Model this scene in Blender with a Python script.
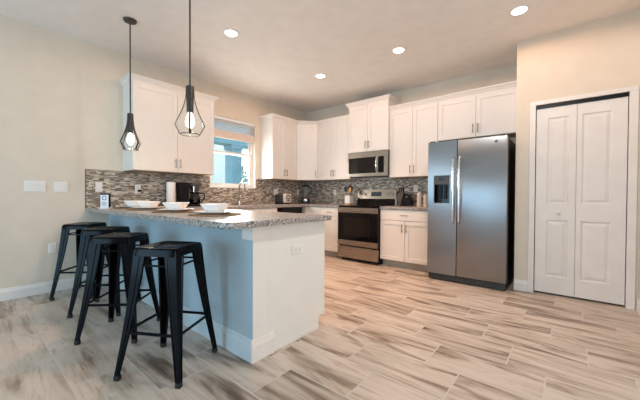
import bpy, bmesh, math, random
from mathutils import Vector, Matrix
random.seed(7)
S = bpy.context.scene
for o in list(bpy.data.objects): bpy.data.objects.remove(o)
COL = S.collection
R = math.radians

# ------------------------------------------------------------------ camera
CAM = (4.3714, -4.8049, 1.0699); YAW, PITCH, ROLL, FPX = 0.6896, -0.0135, 0.0052, 300.57
cd = bpy.data.cameras.new('camera'); cam = bpy.data.objects.new('camera', cd); COL.objects.link(cam)
fw = Vector((-math.sin(YAW)*math.cos(PITCH), math.cos(YAW)*math.cos(PITCH), math.sin(PITCH)))
rt = Vector((math.cos(YAW), math.sin(YAW), 0)); up = rt.cross(fw)
r2 = rt*math.cos(ROLL)+up*math.sin(ROLL); u2 = up*math.cos(ROLL)-rt*math.sin(ROLL)
m = Matrix((r2, u2, -fw)).transposed().to_4x4(); m.translation = CAM
cam.matrix_world = m
cd.sensor_fit = 'HORIZONTAL'; cd.sensor_width = 36; cd.lens = FPX/640*36; cd.clip_start = .02
S.camera = cam

# ------------------------------------------------------------------ exposure, sky, window light
S.view_settings.view_transform = 'Standard'; S.view_settings.look = 'None'
S.view_settings.exposure = -0.12; S.view_settings.gamma = 1.0; S.view_settings.use_curve_mapping = False
W = bpy.data.worlds.new('sky'); S.world = W; W.use_nodes = True
bg = W.node_tree.nodes['Background']; bg.inputs[0].default_value = (.76, .89, 1, 1); bg.inputs[1].default_value = 2.2

def light(name, kind, loc, power, color, direction=(0, 0, -1), **kw):
    l = bpy.data.lights.new(name, kind); l.energy = power; l.color = color
    for k, v in kw.items(): setattr(l, k, v)
    o = bpy.data.objects.new(name, l); COL.objects.link(o); o.location = loc
    o.rotation_euler = Vector(direction).to_track_quat('-Z', 'Y').to_euler()
    return o
WARM = (1.0, .80, .60)
SKYB = (.36, .71, 1.0)
light('daylight_patio_door', 'AREA', (1.75, -8.98, 1.15), 112, SKYB, (0, 1, 0), shape='RECTANGLE', size=2.5, size_y=2.1)
light('added_side_fill', 'AREA', (7.48, -5.0, 1.4), 70, (.86, .92, 1.0), (-1, 0, 0), shape='RECTANGLE', size=2.2, size_y=1.6)  # added side fill for the end panel; its window is guessed
light('daylight_sink_window', 'AREA', (-.17, -1.80, 1.56), 32, (1, .93, .86), (1, 0, -.25), shape='RECTANGLE', size=.8, size_y=.6)
CANS_AND_FILL = [(1.50, -2.87), (1.52, -1.35), (2.76, -1.36), (3.99, -1.37), (3.99, -2.87)]  # last entry is an added fill light without a fixture
CAN_W = 16
for i, (x, y) in enumerate(CANS_AND_FILL):
    light('downlight_and_fill_lamp', 'SPOT', (x, y, 2.815), CAN_W if i < 4 else 76, (1, .56, .36) if i < 4 else (1, .95, .90), spot_size=R(179), spot_blend=.12, shadow_soft_size=.07)  # the fifth, whiter and stronger, is the added fill
    if i < 3: light('downlight_beam', 'SPOT', (x, y, 2.81), 94, (1, .52, .28), spot_size=R(105), spot_blend=1, shadow_soft_size=.07)

# ------------------------------------------------------------------ materials
def mat(name, color=(.8, .8, .8), rough=.5, metal=0, **kw):
    m = bpy.data.materials.new(name); m.use_nodes = True
    b = m.node_tree.nodes['Principled BSDF']
    b.inputs['Base Color'].default_value = (*color, 1); b.inputs['Roughness'].default_value = rough
    b.inputs['Metallic'].default_value = metal
    for k, v in kw.items(): b.inputs[k.replace('_', ' ')].default_value = v
    return m
class NT:
    def __init__(s, m): s.t = m.node_tree; s.b = s.t.nodes['Principled BSDF']
    def n(s, ty, **kw):
        x = s.t.nodes.new(ty)
        for k, v in kw.items(): setattr(x, k, v)
        return x
    def l(s, a, b): s.t.links.new(a, b)
    def math(s, op, a, b=None, c=None):
        x = s.n('ShaderNodeMath', operation=op)
        for i, v in enumerate((a, b, c)):
            if v is None: continue
            if isinstance(v, (int, float)): x.inputs[i].default_value = v
            else: s.l(v, x.inputs[i])
        return x.outputs[0]
    def ramp(s, fac, stops, const=False):
        x = s.n('ShaderNodeValToRGB'); cr = x.color_ramp
        if const: cr.interpolation = 'CONSTANT'
        while len(cr.elements) < len(stops): cr.elements.new(.5)
        for e, (p, c) in zip(cr.elements, stops): e.position = p; e.color = (*c, 1)
        s.l(fac, x.inputs[0]); return x.outputs[0]
    def pos(s):
        g = s.n('ShaderNodeNewGeometry'); q = s.n('ShaderNodeSeparateXYZ'); s.l(g.outputs['Position'], q.inputs[0])
        return g.outputs['Position'], q.outputs
    def xyz(s, x, y, z):
        c = s.n('ShaderNodeCombineXYZ')
        for i, v in enumerate((x, y, z)):
            if isinstance(v, (int, float)): c.inputs[i].default_value = v
            else: s.l(v, c.inputs[i])
        return c.outputs[0]
    def noise(s, vec, scale, detail=4, rough=.55, dist=0):
        x = s.n('ShaderNodeTexNoise'); s.l(vec, x.inputs['Vector'])
        x.inputs['Scale'].default_value = scale; x.inputs['Detail'].default_value = detail
        x.inputs['Roughness'].default_value = rough; x.inputs['Distortion'].default_value = dist
        return x.outputs['Fac']
    def mix(s, f, a, b, mode='MIX'):
        x = s.n('ShaderNodeMix', data_type='RGBA', blend_type=mode)
        if isinstance(f, (int, float)): x.inputs[0].default_value = f
        else: s.l(f, x.inputs[0])
        for i, v in ((6, a), (7, b)):
            if isinstance(v, tuple): x.inputs[i].default_value = (*v, 1)
            else: s.l(v, x.inputs[i])
        return x.outputs[2]
    def bump(s, h, strength=.2, dist=.01):
        x = s.n('ShaderNodeBump'); x.inputs['Strength'].default_value = strength; x.inputs['Distance'].default_value = dist
        s.l(h, x.inputs['Height']); s.l(x.outputs[0], s.b.inputs['Normal'])
def paint(name, color, rough=.6, amt=.03, sc=6):
    m = mat(name, color, rough); t = NT(m); p, _ = t.pos()
    f = t.noise(p, sc, 3)
    lo = tuple(c*(1-amt) for c in color); hi = tuple(min(1, c*(1+amt)) for c in color)
    t.l(t.ramp(f, [(.3, lo), (.7, hi)]), t.b.inputs['Base Color'])
    t.bump(t.noise(p, 220, 2), .04, .002)
    return m
M = {}
M['wall'] = paint('wall_paint', (.74, .655, .545), .7)
M['ceiling'] = paint('ceiling_paint', (.87, .82, .77), .8)
M['trim'] = paint('trim_paint', (.80, .76, .72), .4)
M['cab'] = paint('cabinet_paint', (.79, .75, .70), .38, .015)
M['knee'] = paint('bar_wall_paint_daylight_tint', (.40, .505, .56), .55)  # whitish wall; the blue of the rear daylight is put into its colour
M['skirt'] = paint('bar_skirting_paint_daylight_tint', (.54, .62, .66), .45)  # white skirting, tinted blue on this side as if by daylight
M['endpanel'] = paint('end_panel_paint', (.80, .79, .74), .45, .015)
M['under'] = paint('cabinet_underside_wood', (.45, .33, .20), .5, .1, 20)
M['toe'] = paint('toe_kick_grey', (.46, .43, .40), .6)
M['black'] = mat('black_metal', (.003, .003, .004), .14, IOR=1.17)
M['blackplastic'] = paint('black_plastic', (.007, .007, .008), .35, .2); M['blackplastic'].node_tree.nodes['Principled BSDF'].inputs['IOR'].default_value = 1.3
M['blackglass'] = mat('black_glass', (.004, .004, .005), .06, IOR=1.28)
M['ovenglass'] = mat('oven_window_glass', (.010, .008, .007), .08, IOR=1.3)
M['bronze'] = paint('dark_bronze', (.035, .026, .022), .4, .2, 30)
M['nickel'] = mat('brushed_nickel', (.26, .24, .22), .3, 1)
M['chrome'] = mat('chrome', (.75, .75, .75), .12, 1)
M['ceramic'] = mat('white_ceramic', (.86, .85, .83), .15)
M['plate'] = paint('white_plastic', (.82, .80, .76), .35, .01)
M['slot'] = mat('dark_slot', (.03, .03, .03), .6)
M['paper'] = paint('paper_towel', (.86, .84, .80), .9, .03, 60)
M['wood'] = paint('light_wood', (.55, .30, .11), .5, .2, 30)
M['rubber'] = mat('rubber', (.01, .01, .01), .7)
M['card'] = paint('card_white', (.82, .82, .86), .5, .02)
M['cardink'] = paint('card_blue_ink', (.05, .08, .18), .5)
M['stone'] = paint('beige_stoneware', (.62, .55, .48), .5, .08, 40)
M['leaf'] = paint('leaf_green', (.05, .22, .12), .6, .5, 8)
M['porch'] = paint('porch_post_blue', (.20, .42, .58), .6)
M['siding'] = paint('white_siding', (.80, .84, .86), .7)
M['ground'] = paint('grass_ground', (.20, .30, .12), .9, .3, 3)
M['blind'] = paint('blind_white', (.82, .84, .86), .5, .01)
M['blindrail'] = paint('blind_rail_cream', (.74, .62, .54), .5)
M['rack'] = paint('dark_grey_block', (.055, .055, .055), .5, .1)

def glass(name, tint=(1, 1, 1), alpha=.12, rough=.02):
    m = bpy.data.materials.new(name); m.use_nodes = True; t = m.node_tree; t.nodes.clear()
    o = t.nodes.new('ShaderNodeOutputMaterial'); a = t.nodes.new('ShaderNodeBsdfTransparent'); b = t.nodes.new('ShaderNodeBsdfGlossy')
    lw = t.nodes.new('ShaderNodeLayerWeight'); lw.inputs['Blend'].default_value = .5
    pw = t.nodes.new('ShaderNodeMath'); pw.operation = 'POWER'; pw.inputs[1].default_value = 4; t.links.new(lw.outputs['Facing'], pw.inputs[0])
    f = t.nodes.new('ShaderNodeMath'); f.operation = 'MULTIPLY_ADD'; f.inputs[1].default_value = .45; f.inputs[2].default_value = .04; t.links.new(pw.outputs[0], f.inputs[0])
    mx = t.nodes.new('ShaderNodeMixShader'); a.inputs[0].default_value = (*tint, 1); b.inputs['Roughness'].default_value = rough
    t.links.new(f.outputs[0], mx.inputs[0]); t.links.new(a.outputs[0], mx.inputs[1]); t.links.new(b.outputs[0], mx.inputs[2])
    t.links.new(mx.outputs[0], o.inputs[0]); return m
M['glass'] = glass('clear_glass', (.95, .98, .98))
M['smoke'] = glass('carafe_glass', (.35, .33, .32))

def emit(name, color, strength):
    m = mat(name, color, .5); b = m.node_tree.nodes['Principled BSDF']
    b.inputs['Emission Color'].default_value = (*color, 1); b.inputs['Emission Strength'].default_value = strength
    return m
M['lamp'] = emit('lamp_lens', (1, .92, .8), 9)
M['bulb'] = emit('bulb_glow', (1, .93, .82), 8)
M['display'] = emit('clock_display', (.02, .035, .04), .1)

def steel(name, col, rough, axis):
    m = mat(name, col, rough, 1); t = NT(m); p, q = t.pos()
    v = t.xyz(t.math('MULTIPLY', q[0], 3 if axis == 'x' else 400), t.math('MULTIPLY', q[1], 3 if axis == 'x' else 3), t.math('MULTIPLY', q[2], 400 if axis == 'x' else 3))
    f = t.noise(v, 1, 3)
    r = t.math('MULTIPLY_ADD', f, .10, rough-.05); t.l(r, t.b.inputs['Roughness'])
    t.bump(f, .05, .002)
    return m
M['steel'] = steel('stainless_steel', (.30, .31, .325), .32, 'x')
_t = NT(M['steel']); _t.b.inputs['Anisotropic'].default_value = .95; _t.l(_t.xyz(1, 0, 0), _t.b.inputs['Tangent'])
M['steelrange'] = steel('stainless_steel_range', (.36, .32, .28), .27, 'x')

# floor: 12 x 24 inch vein-cut tiles, each row shifted a third
def floor_mat():
    m = mat('vein_cut_floor_tile', (.5, .45, .4), .35); t = NT(m); p, q = t.pos()
    X, Y = q[0], q[1]
    v = t.math('DIVIDE', t.math('ADD', Y, 4.405), .305); row = t.math('FLOOR', v); fy = t.math('SUBTRACT', v, row)
    u = t.math('DIVIDE', t.math('ADD', t.math('MULTIPLY_ADD', row, .2033, -.42), X), .61); cl = t.math('FLOOR', u); fx = t.math('SUBTRACT', u, cl)
    ex = t.math('MULTIPLY', t.math('MINIMUM', fx, t.math('SUBTRACT', 1, fx)), .61)
    ey = t.math('MULTIPLY', t.math('MINIMUM', fy, t.math('SUBTRACT', 1, fy)), .305)
    e = t.math('MINIMUM', ex, ey); gr = t.math('LESS_THAN', e, .0035)
    wn = t.n('ShaderNodeTexWhiteNoise', noise_dimensions='2D'); t.l(t.xyz(row, cl, 0), wn.inputs['Vector'])
    rs = t.n('ShaderNodeSeparateColor'); t.l(wn.outputs['Color'], rs.inputs[0]); ra, rb, rc = rs.outputs
    sx = t.math('MULTIPLY_ADD', ra, 37, t.math('MULTIPLY', X, .75)); sy = t.math('MULTIPLY_ADD', rb, 53, t.math('MULTIPLY', Y, 3.9))
    vec = t.xyz(sx, sy, t.math('MULTIPLY', rc, 19))
    n1 = t.noise(vec, 1.15, 6, .58, 1.6)
    vec2 = t.xyz(t.math('MULTIPLY', sx, 2), t.math('MULTIPLY', sy, 4), 3.3)
    n2 = t.noise(vec2, 1.5, 4, .6, .6)
    f = t.math('ADD', t.math('MULTIPLY', n1, .72), t.math('MULTIPLY', n2, .28))
    f = t.math('ADD', f, t.math('MULTIPLY', t.math('SUBTRACT', rc, .5), .065))
    c = t.ramp(f, [(.33, (.125, .088, .062)), (.40, (.255, .195, .148)), (.45, (.405, .335, .27)), (.51, (.53, .45, .378)), (.59, (.60, .525, .45)), (.68, (.40, .325, .26))])
    c = t.mix(gr, c, (.58, .53, .48))
    t.l(c, t.b.inputs['Base Color'])
    t.l(t.math('MULTIPLY_ADD', gr, .4, t.math('MULTIPLY_ADD', n2, .15, .26)), t.b.inputs['Roughness'])
    t.bump(t.math('MINIMUM', e, .005), .35, .6)
    return m
M['floor'] = floor_mat()

def granite():
    m = mat('speckled_granite', (.6, .6, .6), .3); t = NT(m); p, q = t.pos()
    vo = t.n('ShaderNodeTexVoronoi'); t.l(p, vo.inputs['Vector']); vo.inputs['Scale'].default_value = 120
    sp = t.n('ShaderNodeSeparateColor'); t.l(vo.outputs['Color'], sp.inputs[0])
    c = t.ramp(sp.outputs[0], [(0, (.02, .02, .024)), (.20, (.20, .18, .165)), (.38, (.36, .335, .315)), (.68, (.60, .58, .56)), (.84, (.27, .24, .22))], True)
    n = t.noise(p, 14, 3)
    c = t.mix(t.math('MULTIPLY', n, .4), c, (.36, .34, .325))
    t.l(c, t.b.inputs['Base Color']); return m
M['granite'] = granite()

def mosaic(name, axis):
    m = mat(name, (.5, .45, .4), .3); t = NT(m); p, q = t.pos()
    H, Z = q[0 if axis == 'x' else 1], q[2]
    v = t.math('DIVIDE', Z, .0145); row = t.math('FLOOR', v); fy = t.math('SUBTRACT', v, row)
    wr = t.n('ShaderNodeTexWhiteNoise', noise_dimensions='1D'); t.l(row, wr.inputs['W'])
    ln = t.math('MULTIPLY_ADD', wr.outputs['Value'], .035, .032)
    u = t.math('ADD', t.math('DIVIDE', H, ln), t.math('MULTIPLY', wr.outputs['Value'], 71)); cl = t.math('FLOOR', u); fx = t.math('SUBTRACT', u, cl)
    ex = t.math('MULTIPLY', t.math('MINIMUM', fx, t.math('SUBTRACT', 1, fx)), ln)
    ey = t.math('MULTIPLY', t.math('MINIMUM', fy, t.math('SUBTRACT', 1, fy)), .0145)
    e = t.math('MINIMUM', ex, ey); gr = t.math('LESS_THAN', e, .0009)
    wn = t.n('ShaderNodeTexWhiteNoise', noise_dimensions='2D'); t.l(t.xyz(row, cl, 0), wn.inputs['Vector'])
    c = t.ramp(wn.outputs['Value'], [(0, (.045, .028, .018)), (.14, (.18, .12, .075)), (.30, (.40, .31, .22)), (.52, (.58, .48, .37)), (.68, (.22, .19, .165)), (.77, (.74, .67, .56)), (.91, (.11, .07, .045))], True)
    n = t.noise(p, 90, 3)
    c = t.mix(.15, c, t.ramp(n, [(.3, (.3, .26, .22)), (.7, (.65, .6, .54))]))
    c = t.mix(gr, c, (.42, .39, .35))
    t.l(c, t.b.inputs['Base Color'])
    wv = t.n('ShaderNodeSeparateColor'); t.l(wn.outputs['Color'], wv.inputs[0])
    t.l(t.math('MULTIPLY_ADD', wv.outputs[1], .45, .12), t.b.inputs['Roughness'])
    t.bump(t.math('MINIMUM', e, .002), .5, .5); return m
M['mosaicx'] = mosaic('mosaic_strip_tile_back', 'x'); M['mosaicy'] = mosaic('mosaic_strip_tile_side', 'y')

def rattan():
    m = mat('woven_rattan', (.35, .22, .11), .7); t = NT(m); tc = t.n('ShaderNodeTexCoord')
    w = t.n('ShaderNodeTexWave', wave_type='RINGS', rings_direction='Z'); t.l(tc.outputs['Object'], w.inputs['Vector']); w.inputs['Scale'].default_value = 32
    w.inputs['Distortion'].default_value = 1.5
    t.l(t.ramp(w.outputs['Fac'], [(0, (.06, .034, .018)), (.6, (.20, .13, .07)), (1, (.30, .205, .115))]), t.b.inputs['Base Color'])
    t.bump(w.outputs['Fac'], .4, .003); return m
M['rattan'] = rattan()

# ------------------------------------------------------------------ mesh helpers
class MB:
    def __init__(s): s.bm = bmesh.new()
    def box(s, x0, x1, y0, y1, z0, z1, bev=0, seg=2):
        vs = [s.bm.verts.new((x, y, z)) for x in (x0, x1) for y in (y0, y1) for z in (z0, z1)]
        fs = [s.bm.faces.new([vs[i] for i in f]) for f in ((0, 1, 3, 2), (4, 6, 7, 5), (0, 4, 5, 1), (2, 3, 7, 6), (0, 2, 6, 4), (1, 5, 7, 3))]
        if bev:
            es = list({e for f in fs for e in f.edges})
            bmesh.ops.bevel(s.bm, geom=es, offset=bev, segments=seg, profile=.5, affect='EDGES')
        return s
    def prism(s, poly, z0, z1, bev=0):
        a = [s.bm.verts.new((x, y, z0)) for x, y in poly]; b = [s.bm.verts.new((x, y, z1)) for x, y in poly]
        n = len(poly); fs = [s.bm.faces.new(a[::-1]), s.bm.faces.new(b)]
        top = fs[1]
        for i in range(n): fs.append(s.bm.faces.new((a[i], a[(i+1) % n], b[(i+1) % n], b[i])))
        if bev: bmesh.ops.bevel(s.bm, geom=list(top.edges)+list(fs[0].edges), offset=bev, segments=2, profile=.5, affect='EDGES')
        return s
    def loft(s, rings, cap=True, closed=True):
        vr = [[s.bm.verts.new(p) for p in r] for r in rings]; n = len(vr[0])
        for a, b in zip(vr, vr[1:]):
            for i in range(n if closed else n-1):
                j = (i+1) % n; s.bm.faces.new((a[i], a[j], b[j], b[i]))
        if cap: s.bm.faces.new(vr[0][::-1]); s.bm.faces.new(vr[-1])
        return s
    def lathe(s, prof, c=(0, 0, 0), seg=32, cap=True):
        rings = [[(c[0]+r*math.cos(2*math.pi*i/seg), c[1]+r*math.sin(2*math.pi*i/seg), c[2]+z) for i in range(seg)] for r, z in prof]
        return s.loft(rings, cap)
    def sqlathe(s, prof, c=(0, 0, 0), rot=0, e=3.2, seg=40):   # rounded-square section
        rings = []
        for r, z in prof:
            ring = []
            for i in range(seg):
                a = 2*math.pi*i/seg; ca, sa = math.cos(a), math.sin(a)
                x = r*math.copysign(abs(ca)**(2/e), ca); y = r*math.copysign(abs(sa)**(2/e), sa)
                ring.append((c[0]+x*math.cos(rot)-y*math.sin(rot), c[1]+x*math.sin(rot)+y*math.cos(rot), c[2]+z))
            rings.append(ring)
        return s.loft(rings)
    def tube(s, pts, r, seg=10, cap=True):
        pts = [Vector(p) for p in pts]; rings = []; n = len(pts)
        rr = r if isinstance(r, (list, tuple)) else [r]*n
        prev = None
        for i, p in enumerate(pts):
            d = (pts[min(i+1, n-1)]-pts[max(i-1, 0)]).normalized()
            if prev is None:
                a = Vector((0, 0, 1)) if abs(d.z) < .9 else Vector((1, 0, 0)); x = d.cross(a).normalized()
            else: x = (prev-d*prev.dot(d)).normalized()
            prev = x; y = d.cross(x)
            rings.append([tuple(p+x*rr[i]*math.cos(2*math.pi*k/seg)+y*rr[i]*math.sin(2*math.pi*k/seg)) for k in range(seg)])
        return s.loft(rings, cap)
    def ribbon(s, pts, w, th, side):        # flat bar along a path; side = width direction
        side = Vector(side).normalized(); pts = [Vector(p) for p in pts]; rings = []; n = len(pts)
        for i, p in enumerate(pts):
            d = (pts[min(i+1, n-1)]-pts[max(i-1, 0)]).normalized(); nn = d.cross(side).normalized()
            a, b = side*w/2, nn*th/2
            rings.append([tuple(p+a+b), tuple(p-a+b), tuple(p-a-b), tuple(p+a-b)])
        return s.loft(rings)
    def sweep(s, path, prof, closed=False):  # plan path, profile (outward, z); outward = right of the direction of travel
        n = len(path); P = [Vector(p) for p in path]; rings = []
        def nrm(a, b): d = (b-a).normalized(); return Vector((d.y, -d.x))
        for i in range(n):
            if closed: n1 = nrm(P[i-1], P[i]); n2 = nrm(P[i], P[(i+1) % n])
            else: n1 = nrm(P[max(i-1, 0)], P[max(i, 1)]); n2 = nrm(P[min(i, n-2)], P[min(i+1, n-1)])
            mm = (n1+n2).normalized(); k = 1/max(.2, mm.dot(n1))
            rings.append([(P[i].x+mm.x*o*k, P[i].y+mm.y*o*k, z) for o, z in prof])
        if closed: rings.append(rings[0])
        return s.loft(rings, not closed)
    def sphere(s, c, r, sc=(1, 1, 1), u=20, v=12):
        mtx = Matrix.Translation(c) @ Matrix.Diagonal((*[r*k for k in sc], 1))
        bmesh.ops.create_uvsphere(s.bm, u_segments=u, v_segments=v, radius=1, matrix=mtx); return s
    def rot(s, mtx): bmesh.ops.transform(s.bm, matrix=mtx, verts=s.bm.verts); return s
    def build(s, name, material, parent=None, smooth=False, **props):
        bmesh.ops.remove_doubles(s.bm, verts=s.bm.verts, dist=1e-6)
        bmesh.ops.recalc_face_normals(s.bm, faces=s.bm.faces)
        me = bpy.data.meshes.new(name); s.bm.to_mesh(me); s.bm.free()
        if smooth:
            for p in me.polygons: p.use_smooth = True
            try: me.set_sharp_from_angle(angle=R(38))
            except Exception: pass
        o = bpy.data.objects.new(name, me); COL.objects.link(o)
        me.materials.append(M[material] if isinstance(material, str) else material)
        if parent: o.parent = parent
        for k, v in props.items(): o[k] = v
        return o
def empty(name, label, cat, loc=(0, 0, 0), rz=0, group=None):
    o = bpy.data.objects.new(name, None); COL.objects.link(o); o.location = loc; o.rotation_euler = (0, 0, rz)
    o.empty_display_size = .1; o['label'] = label; o['category'] = cat
    if group: o['group'] = group
    return o
def tag(o, label, cat, group=None):
    o['label'] = label; o['category'] = cat
    if group: o['group'] = group
    return o
def copy_tree(o, parent=None):
    c = o.copy(); COL.objects.link(c)
    if parent: c.parent = parent
    for ch in list(o.children): copy_tree(ch, c)
    return c
ST = dict(kind='structure')

# ------------------------------------------------------------------ room shell
H = 2.852
MB().box(-.2, 7.7, -9.2, .2, -.12, 0).build('floor', 'floor', **ST)
MB().box(-.2, 7.7, -9.2, .2, H, H+.12).build('ceiling', 'ceiling', **ST)
WY0, WY1, WZ0, WZ1 = -2.25, -1.355, 1.205, 2.36       # sink window opening
b = MB(); b.box(-.2, 0, -9.2, WY0, 0, H).box(-.2, 0, WY1, .2, 0, H).box(-.2, 0, WY0, WY1, 0, WZ0).box(-.2, 0, WY0, WY1, WZ1, H)
b.build('wall_left', 'wall', **ST)
MB().box(0, 5.1, 0, .2, 0, H).build('wall_back', 'wall', **ST)
CY = -.686; DX0, DX1, DZ = 4.085, 4.815, 2.085
b = MB(); b.box(3.9, DX0, CY, CY+.1, 0, H).box(DX1, 4.9, CY, CY+.1, 0, H).box(DX0, DX1, CY, CY+.1, DZ, H).box(3.9, 4.0, CY+.1, 0, 0, H)
b.build('wall_closet', 'wall', **ST)
b = MB(); b.box(4.9, 5.1, -2.0, 0, 0, H).box(5.1, 7.5, -2.0, -1.8, 0, H)
b.build('wall_right', 'wall', **ST)
b = MB(); b.box(7.5, 7.7, -1.8, -3.9, 0, H).box(7.5, 7.7, -6.1, -9.2, 0, H).box(7.5, 7.7, -6.1, -3.9, 0, .6).box(7.5, 7.7, -6.1, -3.9, 2.2, H)
b.build('wall_far_right', 'wall', **ST)
b = MB(); b.box(0, .5, -9.2, -9, 0, H).box(3, 7.5, -9.2, -9, 0, H).box(.5, 3, -9.2, -9, 2.2, H)
b.build('wall_rear', 'wall', **ST)
# frames of the openings behind the camera
b = MB(); b.box(.5, .58, -9.12, -9.05, 0, 2.2).box(2.92, 3, -9.12, -9.05, 0, 2.2).box(1.71, 1.79, -9.12, -9.05, 0, 2.2).box(.58, 2.92, -9.12, -9.05, 2.12, 2.2)
b.build('door_2', 'trim', **ST)
b = MB(); b.box(7.55, 7.62, -6.1, -6.03, .6, 2.2).box(7.55, 7.62, -3.97, -3.9, .6, 2.2).box(7.55, 7.62, -5.03, -4.97, .6, 2.2).box(7.55, 7.62, -6.03, -3.97, .6, .67).box(7.55, 7.62, -6.03, -3.97, 2.13, 2.2)
b.build('added_window_2', 'trim', **ST)  # unseen window, made up to hold the side fill

BASE = [(0, 0), (.014, 0), (.014, .085), (.009, .10), (.006, .115), (0, .12)]
def base(name, path, k=1.0, parent=None):
    return MB().sweep(path, [(o, z*k) for o, z in BASE]).build(name, 'trim', parent, **ST)
base('baseboard_left', [(0, -3.602), (0, -8.99)][::-1])
base('baseboard_closet', [(3.9, CY), (DX0-.052, CY)])
base('baseboard_right', [(4.9, CY-.02), (4.9, -2.0), (7.48, -2.0)])
# closet door casing
CAS = .052
b = MB()
b.box(DX0-CAS, DX0, CY-.018, CY, 0, DZ, .003).box(DX1, DX1+CAS+.01, CY-.018, CY, 0, DZ, .003).box(DX0-CAS, DX1+CAS+.01, CY-.018, CY, DZ, DZ+CAS-.008, .003)
b.build('trim_1', 'trim', **ST)
MB().box(DX0+.001, DX1-.001, CY+.004, CY+.09, 2.049, 2.084).build('trim_2', 'blackplastic', **ST)

# closet bifold door: two leaves, two raised panels each
dr = empty('door_1', 'white two-leaf folding closet door with raised panels and small round knob', 'door', (DX0, CY, 0)); dr['kind'] = 'structure'
del dr['category']
def leaf(x0, x1):
    b = MB(); y0, y1 = .018, .052; pw = .075 if x0 < .1 else .085
    zb = [.02, .20, .82, 1.0, 1.935, 2.046]
    xa, xb = x0+.095, x1-.075
    if x0 > .1: xa, xb = x0+.03+.01, x1-.105
    else: xa, xb = x0+.1, x1-.06
    b.box(x0, xa, y0, y1, zb[0], zb[5]).box(xb, x1, y0, y1, zb[0], zb[5])
    for a, c in ((0, 1), (2, 3), (4, 5)): b.box(xa, xb, y0, y1, zb[a], zb[c])
    for a, c in ((1, 2), (3, 4)):
        za, zc = zb[a], zb[c]; d = .012; rd = y0+.011
        b.box(xa, xb, rd, y1, za, zc)
        # sloped sticking and raised field
        b.loft([[(xa, y0, za), (xb, y0, za), (xb, y0, zc), (xa, y0, zc)], [(xa+d, rd-.0005, za+d), (xb-d, rd-.0005, za+d), (xb-d, rd-.0005, zc-d), (xa+d, rd-.0005, zc-d)]], False)
        g = .02; h = .045
        b.loft([[(xa+g, rd, za+g), (xb-g, rd, za+g), (xb-g, rd, zc-g), (xa+g, rd, zc-g)], [(xa+h, y0+.002, za+h), (xb-h, y0+.002, za+h), (xb-h, y0+.002, zc-h), (xa+h, y0+.002, zc-h)]], True)
    return b
mid = (4.435-DX0)
leaf(.006, mid-.0015).build('door_leaf', 'trim', dr)
leaf(mid+.0015, DX1-DX0-.006).build('door_leaf', 'trim', dr)
MB().lathe([(.006, 0), (.007, .012), (.016, .02), (.018, .028), (.012, .036), (.003, .038)], seg=20).rot(Matrix.Translation((4.292-DX0, .018, .905)) @ Matrix.Rotation(R(90), 4, 'X')).build('door_knob', 'trim', dr, True)

# sink window
wn = bpy.data.objects.new('window_1', None); COL.objects.link(wn); wn.location = (0, 0, 0); wn['kind'] = 'structure'
wn['label'] = 'white double-hung kitchen window above the sink with raised blind'
b = MB(); f = .035
xa, xb = -.13, -.06
b.box(xa, xb, WY0, WY0+f, WZ0, WZ1).box(xa, xb, WY1-f, WY1, WZ0, WZ1).box(xa, xb, WY0+f, WY1-f, WZ0, WZ0+f).box(xa, xb, WY0+f, WY1-f, WZ1-f, WZ1)
b.build('window_frame', 'trim', wn)
ZM = 1.79
for nm, x0, x1, za, zb in (('lower_sash', -.092, -.066, WZ0+f, ZM+.02), ('upper_sash', -.122, -.096, ZM-.02, WZ1-f)):
    b = MB(); k = .034
    b.box(x0, x1, WY0+f, WY0+f+k, za, zb).box(x0, x1, WY1-f-k, WY1-f, za, zb).box(x0, x1, WY0+f+k, WY1-f-k, za, za+k).box(x0, x1, WY0+f+k, WY1-f-k, zb-k, zb)
    s_ = b.build(nm, 'trim', wn)
    xm = (x0+x1)/2
    MB().box(xm-.002, xm+.002, WY0+f+k, WY1-f-k, za+k, zb-k).build('window_pane', 'glass', s_)
b = MB(); b.box(-.055, .012, WY0-.0, WY1+.0, WZ0-.012, WZ0+.008, .003); b.build('window_sill', 'trim', wn)

# backsplash mosaic (fixed to the walls)
MB().box(0, .009, -3.83, -.009, .914, WZ0-.013).box(0, .009, -3.83, WY0-.001, WZ0-.013, 1.372).box(0, .009, WY1+.001, -.009, WZ0-.013, 1.372).build('wall_left_backsplash', 'mosaicy', **ST)
MB().box(0, 2.955, -.009, 0, .60, 1.372).build('wall_back_backsplash', 'mosaicx', **ST)
MB().box(0, .011, -3.836, -3.83, .914, 1.372).build('trim_3', 'bronze', **ST)

# bar (knee) wall under the peninsula
PX, PY0, PY1 = 2.825, -3.60, -3.47
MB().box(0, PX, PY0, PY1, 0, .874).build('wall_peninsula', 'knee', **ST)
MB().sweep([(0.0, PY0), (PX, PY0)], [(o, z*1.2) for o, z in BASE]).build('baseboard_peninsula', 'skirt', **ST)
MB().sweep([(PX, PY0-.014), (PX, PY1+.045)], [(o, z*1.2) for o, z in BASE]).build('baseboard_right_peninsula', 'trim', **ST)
MB().box(PX, PX+.012, PY0-.012, PY1+.02, .785, .874).box(PX-.1, PX, PY0-.012, PY0, .785, .874).build('trim_4', 'trim', **ST)

MB().box(PX, PX+.003, PY0, PY1, 0, .874).build('trim_5', 'endpanel', **ST)
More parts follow.
